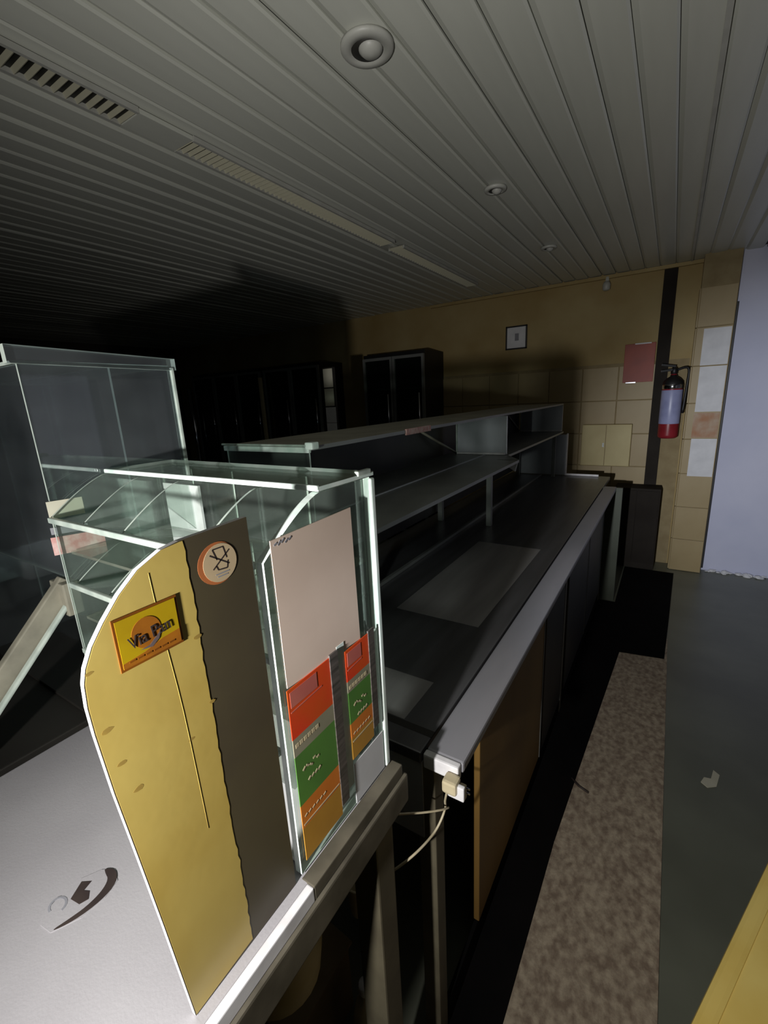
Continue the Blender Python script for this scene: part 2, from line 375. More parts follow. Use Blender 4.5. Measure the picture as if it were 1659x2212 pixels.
prism('emblem_crescent', chaikin(crescent), 'z', -0.6492, -0.6486, 'ink', st)
prism('emblem_block', [(-0.652, 0.158), (-0.640, 0.139), (-0.622, 0.142), (-0.618, 0.152), (-0.628, 0.158), (-0.636, 0.154), (-0.640, 0.166)], 'z', -0.6492, -0.6486, 'ink', st)
prism('emblem_ring', [(-0.647 + 0.013 * math.cos(a * math.pi / 8), 0.126 + 0.011 * math.sin(a * math.pi / 8)) for a in range(13)] + [(-0.647 + 0.010 * math.cos(a * math.pi / 8), 0.126 + 0.008 * math.sin(a * math.pi / 8)) for a in range(12, -1, -1)], 'z', -0.6492, -0.6488, 'greyprint', st)

# ================================================================== BREAD CASE
XR, XL = -0.380, -0.925
YF, YK = 0.325, 0.548
TOP, BOT = -0.113, -0.648
def arc(y0=0.432, z0=-0.115, n=12, dy=0.107, dz=0.063):
    return [(y0 - dy * (k / n), z0 - dz * (k / n) ** 1.35) for k in range(n + 1)]
bc = thing('bread_case', 'clear acrylic bread case with arched fronts on the white counter', 'display case', (-0.65, 0.44, BOT))
prof = [(YK, BOT + 0.002), (YK, -0.114)] + [(y, z + 0.001) for y, z in arc()] + [(YF, BOT + 0.002)]
prism('end_panel', prof, 'x', XR - 0.012, XR, ['acrylic', 'edge'], bc)
prism('end_panel', prof, 'x', XL - 0.005, XL, ['acrylic', 'edge_dim'], bc)
for x in (-0.815, -0.69, -0.503):
    dprof = [(YK - 0.006, -0.245), (YK - 0.006, -0.118)] + [(y, z - 0.002) for y, z in arc()] + [(YF + 0.004, -0.186)]
    prism('divider', dprof, 'x', x - 0.002, x + 0.002, ['acrylic', 'edge_dim'], bc)
for x in (-0.918, -0.80, -0.66, -0.52):
    dprof = [(YK - 0.006, -0.380), (YK - 0.006, -0.255)] + [(y + 0.004, z - 0.137) for y, z in arc()] + [(YF + 0.010, -0.322)]
    prism('divider', dprof, 'x', x - 0.002, x + 0.002, ['acrylic', 'edge_dim'], bc)
tp = prism('top_panel', [(XL - 0.005, 0.430), (XR, 0.430), (XR, 0.560), (XL - 0.005, 0.575)], 'z', TOP, TOP + 0.006, ['acrylic_top', 'edge'], bc)
# arched flaps
def flap(y0, z0, x0, x1):
    a = arc(y0, z0); b = [(y, z - 0.003) for y, z in a]
    return prism('arched_flap', a + b[::-1], 'x', x0, x1, ['acrylic_flap', 'edge_dim'], bc)
for (y, z, h) in ((YF - 0.004, -0.186, 0.010), (YF + 0.004, -0.314, 0.010), (YF, -0.45, 0.010)):
    box('front_rail', XL, XR - 0.013, y - 0.004, y + 0.004, z, z + h, 'edge_dim', bc, bevel=0.002)
for z in (-0.252, -0.386, -0.520):
    box('shelf', XL, XR - 0.013, 0.342, YK - 0.006, z, z + 0.005, ['acrylic_top'], bc)
prism('back_panel', [(XL, BOT + 0.002), (XR - 0.013, BOT + 0.002), (XR - 0.013, -0.116), (XL, -0.116)], 'y', YK - 0.005, YK, ['acrylic_back', 'edge_dim'], bc)
box('base_plate', XL, XR - 0.013, YF + 0.01, YK - 0.008, BOT, BOT + 0.006, 'paper', bc)
box('corner_strip', XR - 0.010, XR + 0.004, YK - 0.002, YK + 0.010, BOT + 0.001, -0.116, 'edge', bc, bevel=0.003)
box('top_edge_bead', XL, XR, 0.4275, 0.4335, TOP + 0.0005, TOP + 0.008, 'edge', bc, bevel=0.002)
box('corner_block', XR - 0.006, XR + 0.002, YK - 0.03, YK + 0.004, TOP + 0.004, TOP + 0.012, 'edge_dim', bc, bevel=0.002)

# pink card and two price boards on the end panel
pk = prism('paper_sheet', [(0.337, -0.153), (0.494, -0.149), (0.496, -0.362), (0.337, -0.350)], 'x', XR + 0.0005, XR + 0.0015, 'pink')
tag(pk, 'plain faded pink card stuck inside the end of the bread case', 'card')
bars_x('handwriting', [((0.342 + 0.006 * k, -0.160 - 0.0015 * (k % 2)), (0.347 + 0.006 * k, -0.158 + 0.001 * (k % 3))) for k in range(5)], XR + 0.0015, XR + 0.0018, 0.0022, 'greyprint', pk)
def price_board(y0, y1, z0, z1, bind, label):
    t = thing('price_board', label, 'price board', (XR + 0.002, (y0 + y1) / 2, z0), 'laminated price boards on the bread case')
    hgt = z1 - z0; xx = XR + 0.0018
    zz = [z1, z1 - 0.27 * hgt, z1 - 0.37 * hgt, z1 - 0.66 * hgt, z1 - 0.80 * hgt, z0]
    for nm, mt, a, b in (('red_panel', 'red', 0, 1), ('grey_panel', 'greygreen', 1, 2), ('green_panel', 'green', 2, 3), ('orange_panel', 'orange', 3, 4), ('mustard_panel', 'mustard', 4, 5)):
        p = box(nm, xx, xx + 0.0012, y0, y1, zz[b], zz[a], mt, t)
        if nm == 'red_panel':
            box('pale_text_block', xx + 0.0012, xx + 0.0015, y0 + 0.004, y0 + (y1 - y0) * 0.66, zz[a] - 0.028, zz[a] - 0.005, 'redpale', p)
            bars_x('print_line', [((y0 + 0.003, zz[a] - 0.034), (y1 - 0.02, zz[a] - 0.032))], xx + 0.0012, xx + 0.0015, 0.0015, 'redpale', p)
        if nm == 'grey_panel':
            bars_x('print_line', [((y0 + 0.004 + k * 0.008, zz[a] - 0.012), (y0 + 0.010 + k * 0.008, zz[a] - 0.012)) for k in range(6)], xx + 0.0012, xx + 0.0015, 0.006, 'cream_print', p)
        if nm == 'green_panel':
            sg = [((y0 + 0.012 + k * 0.007, zz[a] - 0.030 + 0.004 * (k % 2)), (y0 + 0.017 + k * 0.007, zz[a] - 0.026 - 0.004 * (k % 3))) for k in range(5)]
            sg += [((y0 + 0.020 + k * 0.007, zz[a] - 0.052), (y0 + 0.025 + k * 0.007, zz[a] - 0.049)) for k in range(4)]
            bars_x('print_line', sg, xx + 0.0012, xx + 0.0015, 0.003, 'cream_print', p)
        if nm == 'orange_panel':
            sg = [((y0 + 0.006 + k * 0.008, zz[a] - 0.022), (y0 + 0.011 + k * 0.008, zz[a] - 0.020)) for k in range(6)] + [((y0 + 0.003, zz[a] - 0.034), (y1 - 0.002, zz[a] - 0.034))]
            bars_x('print_line', sg, xx + 0.0012, xx + 0.0015, 0.0022, 'cream_print', p)
    if bind:
        box('binding_strip', xx, xx + 0.0025, y1, y1 + bind, z0 + 0.015, z1 + 0.004, 'binding', t)
    return t
price_board(0.334, 0.418, -0.628, -0.352, 0.018, 'larger price board of red, green and orange bands under the pink card')
price_board(0.454, 0.514, -0.556, -0.362, 0.016, 'smaller price board of red, green and orange bands by the case corner')
box('paper_sheet', XR + 0.0005, XR + 0.002, 0.437, 0.454, -0.600, -0.345, 'edge', bc).name = 'door_edge'
box('lit_base_patch', XR + 0.0005, XR + 0.0015, 0.456, 0.542, -0.645, -0.568, 'paper', bc)  # white patch painting the lit base plate seen through the panel
# white card in the case back
t = thing('white_card', 'white card with a bright border standing at the back of the bread case', 'card', (-0.85, YK - 0.012, -0.285))
box('card', -0.905, -0.785, YK - 0.016, YK - 0.013, -0.285, -0.150, 'paper', t)
box('border', -0.905, -0.785, YK - 0.018, YK - 0.016, -0.163, -0.150, 'white_edge', t)
box('border', -0.800, -0.785, YK - 0.018, YK - 0.016, -0.285, -0.163, 'white_edge', t)

# ================================================================== SIGN BOARD (yellow and brown)
sb = thing('sign_board', 'curved yellow and brown end board with bakery plaque', 'sign board', (-0.374, 0.22, -0.648))
left = [(0.228, -0.120), (0.210, -0.123), (0.186, -0.134), (0.167, -0.150), (0.151, -0.168), (0.139, -0.184), (0.131, -0.200), (0.1275, -0.213), (0.126, -0.234), (0.1265, -0.260), (0.130, -0.324), (0.136, -0.399), (0.144, -0.504), (0.154, -0.6485)]
prism('backing_board', left + [(0.313, -0.6485), (0.310, -0.117)], 'x', -0.3795, -0.3735, ['brown', 'white_edge'], sb)
edge = []
z = -0.645; 
while z < -0.124:
    edge.append((0.2335 + 0.0006 * math.sin(z * 410) + random.uniform(-0.0007, 0.0007) + (0.002 if z < -0.5 else 0), z)); z += 0.009
ys = prism('yellow_sheet', [(y + 0.0012, zz - (0.001 if k == 0 else 0)) for k, (y, zz) in enumerate(left[:-1])] + [(0.1552, -0.6475)] + edge + [(0.232, -0.121)], 'x', -0.3735, -0.3732, ['yellow', 'yellow'], sb)
tube('seam', smooth_path([(-0.3732, 0.195, -0.140), (-0.3732, 0.197, -0.19), (-0.3732, 0.203, -0.291), (-0.3732, 0.206, -0.44)], 4), 0.00025, 'yellow', ys, 6)
# grease spots along the sheet edges
for k, (y, z, r) in enumerate(((0.231, -0.222, 0.0035), (0.235, -0.300, 0.003), (0.136, -0.262, 0.004), (0.141, -0.300, 0.0035), (0.133, -0.205, 0.0025), (0.150, -0.335, 0.004), (0.206, -0.325, 0.003))):
    pts = [(y + r * 1.4 * math.cos(a * math.pi / 5) * random.uniform(0.7, 1.1), z + r * 0.7 * math.sin(a * math.pi / 5) * random.uniform(0.7, 1.1)) for a in range(10)]
    prism('grease_spot', pts, 'x', -0.3732, -0.37315, 'grease', ys)
# plaque
px0 = -0.3732
pq = box('plaque', px0, px0 + 0.0008, 0.156, 0.216, -0.219, -0.169, 'plaque_rim', sb, bevel=0.0004)
pq['label'] = 'small yellow and orange bakery plaque'
xx = px0 + 0.0008
box('plaque_field', xx, xx + 0.0003, 0.1585, 0.2135, -0.2165, -0.1715, 'plaque_yellow', pq)
prism('plaque_band', [(0.1585, -0.2165), (0.2135, -0.2165), (0.2135, -0.203), (0.196, -0.2045), (0.178, -0.2095), (0.1585, -0.2115)], 'x', xx + 0.0003, xx + 0.0005, 'plaque_orange', pq)
prism('plaque_sun', [(0.183 + 0.0135 * math.cos(a * math.pi / 16), -0.192 + 0.0145 * math.sin(a * math.pi / 16)) for a in range(32)], 'x', xx + 0.0003, xx + 0.0005, 'plaque_orange', pq)
prism('plaque_swoosh', [(0.175, -0.206), (0.184, -0.205), (0.192, -0.199), (0.196, -0.196), (0.193, -0.203), (0.186, -0.208)], 'x', xx + 0.0005, xx + 0.0006, 'inkblue', pq)
text('lettering', 'Via Pan', 0.0135, (xx + 0.0008, 0.186, -0.195), 'ink', pq, 0.10, 1.25)
bars_x('small_print', [((0.164 + k * 0.0075, -0.2125), (0.1695 + k * 0.0075, -0.2122)) for k in range(6)], xx + 0.0005, xx + 0.0007, 0.0016, 'plaque_rim', pq)
# round sticker
def disc_x(name, y, z, ry, rz, x0, x1, mat, parent, n=36):
    return prism(name, [(y + ry * math.cos(2 * math.pi * a / n), z + rz * math.sin(2 * math.pi * a / n)) for a in range(n)], 'x', x0, x1, mat, parent)
rs = disc_x('round_sticker', 0.2665, -0.1555, 0.0235, 0.0225, -0.3735, -0.3733, 'sticker_orange', sb)
rs['label'] = 'round cream sticker with crossed-out pictogram'
disc_x('sticker_face', 0.2695, -0.156, 0.0205, 0.0205, -0.3733, -0.3731, 'sticker_cream', rs)
xx = -0.3731
pic = [((0.258, -0.145), (0.280, -0.160)), ((0.282, -0.145), (0.260, -0.161)), ((0.262, -0.140), (0.275, -0.140)), ((0.262, -0.140), (0.266, -0.152)), ((0.275, -0.140), (0.278, -0.153)),
       ((0.266, -0.163), (0.277, -0.164)), ((0.264, -0.158), (0.266, -0.163)), ((0.277, -0.164), (0.279, -0.156))]
bars_x('pictogram', pic, xx, xx + 0.0001, 0.0014, 'ink', rs)
bars_x('small_print', [((0.262, -0.1675), (0.279, -0.1675)), ((0.264, -0.1705), (0.277, -0.1705))], xx, xx + 0.0001, 0.0012, 'greyprint', rs)

sb.location.x -= 0.0075
# ================================================================== TALL CASE
tc = thing('tall_case', 'tall clear acrylic cabinet standing beside the bread case', 'display case', (-1.25, 0.47, -0.648))
XT = -0.937
prism('side_panel', [(0.332, -0.645), (0.612, -0.645), (0.612, 0.088), (0.332, 0.088)], 'x', XT - 0.005, XT, ['acrylic_tall', 'edge_dim'], tc)
prism('front_panel', [(-1.58, -0.30), (XT - 0.005, -0.30), (XT - 0.005, 0.088), (-1.58, 0.088)], 'y', 0.332, 0.336, ['acrylic_tall', 'edge_dim'], tc)
prism('back_panel', [(-1.58, -0.645), (XT - 0.005, -0.645), (XT - 0.005, 0.088), (-1.58, 0.088)], 'y', 0.607, 0.611, ['acrylic_tall', 'edge_dim'], tc)
prism('side_panel', [(0.332, -0.645), (0.612, -0.645), (0.612, 0.088), (0.332, 0.088)], 'x', -1.585, -1.58, ['acrylic_tall', 'edge_dim'], tc)
prism('inner_partition', [(-1.58, -0.645), (XT - 0.006, -0.645), (XT - 0.006, 0.088), (-1.58, 0.088)], 'y', 0.481, 0.485, ['acrylic_tall', 'edge_dim'], tc)
prism('top_rim', [(0.318, 0.089), (0.622, 0.084), (0.622, 0.108), (0.318, 0.119)], 'x', XT - 0.012, XT + 0.004, ['acrylic_tall', 'edge_dim'], tc)
prism('top_panel', [(-1.585, 0.330), (XT - 0.012, 0.330), (XT - 0.012, 0.614), (-1.585, 0.614)], 'z', 0.089, 0.095, ['acrylic_top', 'edge_dim'], tc)
box('corner_strip', XT - 0.004, XT + 0.004, 0.610, 0.617, -0.6, 0.09, 'edge_dim', tc, bevel=0.002)
box('floor_panel', -1.58, XT - 0.006, 0.34, 0.60, -0.648, -0.640, 'dark_panel', tc)
def lab(name, y0, y1, z0, z1, mat, sl=0.0):
    return prism(name, [(y0, z0), (y1, z0 + sl), (y1, z1 + sl), (y0, z1)], 'x', XT, XT + 0.0012, mat, tc)
lab('label', 0.325, 0.384, -0.182, -0.150, 'paper_cream', -0.002)['label'] = 'blank cream label'
lab('label', 0.322, 0.384, -0.211, -0.198, 'greyprint', -0.006)['label'] = 'narrow grey label'
lab('label', 0.319, 0.409, -0.250, -0.216, 'paper_pink', -0.008)['label'] = 'pink and white printed label'
# sloping rail
def beam(name, a, b, wx, wn, mat, parent=None):
    a = Vector(a); b = Vector(b); d = b - a; L = d.length
    rot = d.to_track_quat('Z', 'X').to_matrix().to_4x4()
    bm = bmesh.new(); add_box(bm, -wx / 2, wx / 2, -wn / 2, wn / 2, -L / 2, L / 2, 0.003)
    bmesh.ops.transform(bm, verts=bm.verts, matrix=rot); bmesh.ops.translate(bm, verts=bm.verts, vec=(a + b) / 2)
    return finish(name, bm, mat, parent)
sr = thing('sloped_bracket', 'worn sloping metal bracket below the tall case', 'bracket', (-1.03, 0.2, -0.65))
beam('rail', (-1.03, 0.365, -0.335), (-1.03, 0.075, -0.640), 0.045, 0.018, 'rail_worn', sr)
beam('lip', (-1.012, 0.350, -0.372), (-1.012, 0.090, -0.645), 0.008, 0.014, 'edge_dim', sr)
box('mount_plate', -1.06, -1.00, 0.34, 0.37, -0.40, -0.33, 'rail_worn', sr, bevel=0.003)
# dark side counter under the tall case
sd = thing('side_counter', 'low dark counter under the tall case', 'counter', (-1.5, 0.6, FLOOR))
box('worktop', -1.95, -1.02, -0.02, 0.66, -0.672, -0.650, 'dark_panel', sd, bevel=0.003)
box('body', -1.93, -1.05, 0.02, 0.64, FLOOR, -0.672, 'black', sd)

# ================================================================== LONG COUNTER
lc = thing('long_counter', 'long dark steel counter with grey edge rail running to the back wall', 'counter', (-0.75, 2.4, FLOOR))
ZC = -0.75
box('worktop', -1.25, -0.392, 0.70, 4.24, ZC - 0.03, ZC - 0.0012, 'steel_top', lc, bevel=0.004)
box('edge_rail', -0.386, -0.300, 0.718, 3.80, ZC - 0.028, ZC - 0.0005, 'rail_grey', lc, bevel=0.006)
box('splice_strip', -0.75, -0.392, 0.752, 0.772, ZC - 0.003, ZC - 0.0006, 'dark_panel', lc)
box('lit_patch', -0.79, -0.475, 1.27, 2.12, ZC - 0.003, ZC - 0.0006, 'steel_lit_patch', lc)  # light patches on the worktop, painted as two brighter plates
box('lit_patch', -0.72, -0.475, 0.775, 0.935, ZC - 0.003, ZC - 0.0006, 'steel_lit_patch', lc)
box('rail_end_cap', -0.386, -0.304, 0.700, 0.718, ZC - 0.036, ZC, 'white_edge', lc, bevel=0.004)
box('end_apron', -1.2, -0.392, 0.704, 0.716, ZC - 0.24, ZC - 0.03, 'steel', lc)
box('side_apron', -0.372, -0.362, 0.76, 3.75, ZC - 0.06, ZC - 0.03, 'dark_panel', lc)
for y in (0.708, 2.2, 3.70):
    box('leg', -0.408, -0.3635, y - 0.022 + 0.022, y + 0.045, FLOOR, ZC - 0.03, 'wood_leg', lc, bevel=0.003)
for x, y in ((-1.2, 0.73), (-1.2, 3.7)):
    box('leg', x - 0.022, x + 0.022, y - 0.022, y + 0.022, FLOOR, ZC - 0.03, 'wood_leg', lc, bevel=0.003)
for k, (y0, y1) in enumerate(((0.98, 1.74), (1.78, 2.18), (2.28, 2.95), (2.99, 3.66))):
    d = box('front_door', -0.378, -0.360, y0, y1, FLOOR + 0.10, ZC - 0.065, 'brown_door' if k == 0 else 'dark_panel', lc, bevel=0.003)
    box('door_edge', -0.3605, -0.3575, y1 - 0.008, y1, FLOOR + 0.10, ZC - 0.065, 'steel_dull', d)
box('added_shade_strip', -0.376, -0.3645, 0.76, 3.68, FLOOR, FLOOR + 0.095, 'void', lc)  # black strip added to hide the lit floor under the doors
box('end_support', -0.47, -0.255, 3.78, 3.81, FLOOR, ZC - 0.005, 'dim_panel', lc, bevel=0.002)

# glazed over-shelf
ov = thing('counter_shelf', 'two-tier steel and glass shelf standing on the long counter', 'shelf', (-0.95, 2.5, ZC))
prism('top_shelf', [(-1.18, 0.92), (-0.825, 0.92), (-0.800, 4.22), (-1.18, 4.22)], 'z', -0.128, -0.116, ['dusty_shelf', 'steel_dull'], ov)
prism('middle_shelf', [(-1.18, 0.80), (-0.675, 0.80), (-0.675, 2.42), (-0.79, 2.60), (-0.79, 4.22), (-1.18, 4.22)], 'z', -0.372, -0.358, ['steel_dull', 'steel_dull'], ov)
box('shelf_seam', -0.93, -0.92, 0.85, 2.58, -0.358, -0.354, 'steel', ov)
prism('near_end_panel', [(-1.18, -0.355), (-0.835, -0.355), (-0.835, -0.130), (-1.18, -0.130)], 'y', 0.920, 0.925, ['acrylic', 'edge'], ov)
box('near_edge_bead', -1.185, -0.828, 0.912, 0.922, -0.134, -0.118, 'edge', ov, bevel=0.002)
box('near_edge_bead', -1.185, -0.828, 0.905, 0.913, -0.116, -0.110, 'edge_dim', ov, bevel=0.002)
box('end_knob', -0.836, -0.808, 0.905, 0.935, -0.124, -0.104, 'edge', ov, bevel=0.004)
box('back_panel', -1.19, -1.18, 0.93, 4.22, -0.70, -0.128, 'dark_panel', ov)
for (y, x0) in ((2.60, -1.11), (4.20, -1.16)):
    p = box('end_plate', x0, -0.80, y, y + 0.012, -0.355, -0.130, 'steel', ov, bevel=0.002)
    box('plate_lip', x0, -0.805, y - 0.02, y, -0.356, -0.344, 'white_edge', p, bevel=0.002)
    box('plate_edge', x0 - 0.008, x0, y - 0.01, y + 0.012, -0.350, -0.130, 'edge_dim', p)
    tube('brace', [(x0 - 0.01, y - 0.005, -0.350), (-1.172, y - 0.38, -0.185)], 0.007, 'rail_worn', ov)
p = box('lower_end_plate', -1.19, -0.755, 4.20, 4.212, -0.747, -0.385, 'steel', ov, bevel=0.002)
box('plate_edge', -0.755, -0.745, 4.19, 4.212, -0.747, -0.375, 'white_edge', p)
prism('corner_bracket', [(-0.79, -0.358), (-0.69, -0.420), (-0.675, -0.358)], 'y', 2.40, 2.412, 'white_edge', ov)
for x, y in ((-0.84, 2.42), (-0.84, 1.05), (-1.15, 1.05), (-1.15, 2.42), (-0.84, 4.1), (-1.15, 4.1)):
    box('post', x - 0.014, x + 0.014, y - 0.014, y + 0.014, ZC, -0.372, 'steel_dull', ov)
for z in (-0.66,):
    box('tray_rail', -0.96, -0.945, 0.9, 4.15, ZC, ZC + 0.014, 'steel_dull', ov)
o = box('price_tag', -0.824, -0.817, 1.44, 1.64, -0.134, -0.112, 'paper_pink', ov); o['label'] = 'pale printed shelf tag'

box('back_strip', -0.745, -0.48, 4.20, 4.215, ZC + 0.001, ZC + 0.018, 'white_edge', ov, bevel=0.002)
# plug and cables
pg = thing('power_plug', 'broken beige plug hanging off the counter rail end', 'plug', (-0.305, 0.68, -0.81))
box('plug_body', -0.328, -0.296, 0.668, 0.698, -0.792, -0.762, 'cream_plastic', pg, bevel=0.006)
box('broken_tab', -0.318, -0.282, 0.676, 0.686, -0.804, -0.770, 'white_edge', pg, bevel=0.003)
box('broken_tab', -0.297, -0.283, 0.684, 0.697, -0.808, -0.776, 'cream_plastic', pg, bevel=0.003)
for dz in (0, 0.012):
    tube('pin', [(-0.297, 0.69, -0.790 + dz), (-0.276, 0.695, -0.796 + dz)], 0.002, 'chrome', pg)
c1 = tube('power_cable', smooth_path([(-0.320, 0.682, -0.793), (-0.330, 0.690, -0.835), (-0.335, 0.697, -0.872), (-0.345, 0.665, -0.905), (-0.362, 0.597, -0.906), (-0.405, 0.556, -0.940), (-0.435, 0.545, -0.965)]), 0.0026, 'cable')
tag(c1, 'pale cable sagging from the broken plug to the white counter leg', 'cable')
c2 = tube('power_cable', smooth_path([(-0.322, 0.690, -0.850), (-0.330, 0.664, -0.836), (-0.360, 0.619, -0.816), (-0.402, 0.552, -0.775), (-0.430, 0.53, -0.745)]), 0.0022, 'cable')
tag(c2, 'thin taut wire from the broken plug to the worn counter edge', 'cable')

# clutter under the white counter
tb = thing('plastic_tub', 'yellowed plastic tub hung under the white counter', 'tub', (-0.47, 0.36, -0.99))
lathe('bowl', [(0.02, 0.0), (0.05, 0.008), (0.068, 0.035), (0.075, 0.085), (0.077, 0.15), (0.080, 0.155), (0.080, 0.165), (0.070, 0.165), (0.066, 0.09), (0.03, 0.02)], (-0.475, 0.335, -0.965), 'tub_yellow', tb)
tube('rim', [(-0.475 + 0.080 * math.cos(a * math.pi / 10), 0.335 + 0.080 * math.sin(a * math.pi / 10), -0.80) for a in range(21)], 0.005, 'cream_plastic', tb, 6)
for a in (0.3, 3.4):
    tube('hanger', [(-0.475 + 0.078 * math.cos(a), 0.335 + 0.078 * math.sin(a), -0.80), (-0.475 + 0.07 * math.cos(a), 0.335 + 0.07 * math.sin(a), -0.737)], 0.003, 'cable', tb)
cu = thing('plastic_cup', 'small cream plastic cup hung below the end of the long counter', 'cup', (-0.545, 0.64, -1.25))
lathe('cup_body', [(0.022, 0), (0.026, 0.004), (0.034, 0.10), (0.036, 0.104), (0.033, 0.104), (0.024, 0.008)], (-0.545, 0.640, -1.245), 'cream_plastic', cu)
tube('rim', [(-0.545 + 0.035 * math.cos(a * math.pi / 10), 0.640 + 0.035 * math.sin(a * math.pi / 10), -1.142) for a in range(21)], 0.003, 'cream_plastic', cu, 6)
tube('hook', [(-0.545, 0.675, -1.142), (-0.545, 0.695, -1.06), (-0.545, 0.7005, -0.975)], 0.003, 'cable', cu)
bt = thing('plastic_bottle', 'slim pale plastic bottle standing under the white counter', 'bottle', (-0.5, 0.58, -1.48))
lathe('bottle_body', [(0.02, 0), (0.034, 0.006), (0.036, 0.05), (0.036, 0.16), (0.028, 0.20), (0.014, 0.23), (0.014, 0.25)], (-0.52, 0.60, FLOOR), 'cream_plastic', bt)
lathe('cap', [(0.016, 0), (0.017, 0.004), (0.017, 0.024), (0.014, 0.028)], (-0.52, 0.60, FLOOR + 0.248), 'white_edge', bt, 16)
cbx = thing('cardboard_box', 'flattened brown cardboard box leaning behind the pale bottle', 'box', (-0.6, 0.4, -1.48))
box('carton', -0.70, -0.62, 0.36, 0.66, FLOOR, FLOOR + 0.26, 'cardboard', cbx, bevel=0.003)
box('flap', -0.70, -0.605, 0.42, 0.66, FLOOR + 0.262, FLOOR + 0.272, 'cardboard', cbx, rot=Matrix.Rotation(0.15, 4, 'Y'))

# ================================================================== FAR WALL THINGS
pf = thing('picture_frame', 'small black picture frame with white sheet on the yellow wall', 'picture', (-1.42, YB - 0.01, 0.43))
fx0, fx1, fz0, fz1 = -1.535, -1.315, 0.435, 0.665
for (a, b, c, d) in ((fx0, fx1, fz1 - 0.014, fz1), (fx0, fx1, fz0, fz0 + 0.014), (fx0, fx0 + 0.014, fz0, fz1), (fx1 - 0.014, fx1, fz0, fz1)):
    box('frame_bar', a, b, YB - 0.022, YB - 0.001, c, d, 'black', pf, bevel=0.002)
pp = box('sheet', fx0 + 0.012, fx1 - 0.012, YB - 0.012, YB - 0.004, fz0 + 0.012, fz1 - 0.012, 'paper', pf)
box('printed_emblem', -1.44, -1.40, YB - 0.0135, YB - 0.012, 0.52, 0.59, 'greyprint', pp)
rsn = thing('wall_sign', 'square dark red sign on the beige tiles', 'sign', (-0.29, YB - 0.02, 0.03))
box('sign_panel', -0.410, -0.165, YB - 0.026, YB - 0.016, 0.035, 0.375, 'sign_red', rsn, bevel=0.002)
box('bottom_clip', -0.385, -0.30, YB - 0.032, YB - 0.026, 0.028, 0.040, 'chrome', rsn, bevel=0.002)
box('top_clip', -0.33, -0.20, YB - 0.030, YB - 0.026, 0.368, 0.378, 'paper', rsn)
bxw = thing('junction_box', 'large square cream junction box low on the tiled wall', 'wall box', (-0.5, YB - 0.05, -0.74))
box('housing', -0.725, -0.292, YB - 0.10, YB - 0.016, -0.745, -0.345, 'box_cream', bxw, bevel=0.006)
box('cover_seam', -0.512, -0.506, YB - 0.103, YB - 0.10, -0.74, -0.35, 'grout', bxw)
box('latch', -0.535, -0.520, YB - 0.106, YB - 0.10, -0.56, -0.52, 'steel_dull', bxw)
for k, (z0, z1, m, lb) in enumerate(((0.14, 0.43, 'paper', 'white notice sheet, topmost on the tiled pillar'), (-0.24, 0.13, 'paper', 'long white notice sheet below the topmost on the pillar'), (-0.46, -0.25, 'paper_stained', 'orange-stained paper sheet on the tiled pillar'), (-0.80, -0.47, 'paper', 'white notice sheet under the orange-stained paper'))):
    o = box('notice_sheet', 0.172 + 0.003 * (k % 2), 0.357 - 0.004 * (k == 2), YB - 0.1735, YB - 0.1715, z0, z1, m)
    tag(o, lb, 'notice')
# fire extinguisher
fe = thing('fire_extinguisher', 'wall-hung red fire extinguisher with pale blue label beside the pillar', 'fire extinguisher', (0.01, YB - 0.1, -0.47))
ex, ey = -0.005, YB - 0.115
lathe('cylinder', [(0.06, 0), (0.078, 0.012), (0.080, 0.03), (0.080, 0.46), (0.074, 0.49), (0.05, 0.52), (0.024, 0.535), (0.022, 0.56)], (ex, ey, -0.47), 'ext_red', fe)
lathe('shoulder', [(0.0805, 0), (0.0808, 0.004), (0.076, 0.035), (0.052, 0.064), (0.027, 0.08), (0.026, 0.09)], (ex, ey, -0.012), 'black', fe)
lathe('label_band', [(0.0805, 0), (0.0812, 0.002), (0.0812, 0.29), (0.0805, 0.292)], (ex, ey, -0.34), 'ext_label', fe)
lathe('neck_ring', [(0.079, 0), (0.0815, 0.004), (0.0815, 0.035), (0.077, 0.045)], (ex, ey, -0.04), 'chrome', fe)
lathe('valve', [(0.02, 0), (0.026, 0.006), (0.026, 0.04), (0.016, 0.06)], (ex, ey, 0.085), 'black', fe, 16)
beam('lever', (ex + 0.01, ey - 0.01, 0.15), (ex - 0.10, ey - 0.03, 0.17), 0.02, 0.012, 'black', fe)
beam('carry_handle', (ex + 0.01, ey - 0.01, 0.125), (ex - 0.10, ey - 0.03, 0.115), 0.02, 0.012, 'black', fe)
tube('hose', smooth_path([(ex + 0.02, ey, 0.12), (ex + 0.10, ey - 0.02, 0.13), (ex + 0.105, ey - 0.02, 0.0), (ex + 0.092, ey - 0.02, -0.25)], 5), 0.011, 'black', fe)
box('wall_hook', ex - 0.02, ex + 0.02, ey + 0.02, YB - 0.016, 0.07, 0.10, 'steel_dull', fe)
sn = thing('ceiling_sensor', 'small pale motion sensor where yellow wall meets the ceiling', 'sensor', (-0.6, YB - 0.05, 0.86))
box('mount', -0.615, -0.585, YB - 0.03, YB - 0.001, 0.90, 0.985, 'lamp_white', sn, bevel=0.004)
lathe('sensor_head', [(0.02, 0), (0.032, 0.01), (0.034, 0.05), (0.024, 0.075)], (-0.6, YB - 0.055, 0.86), 'lamp_white', sn, 16)
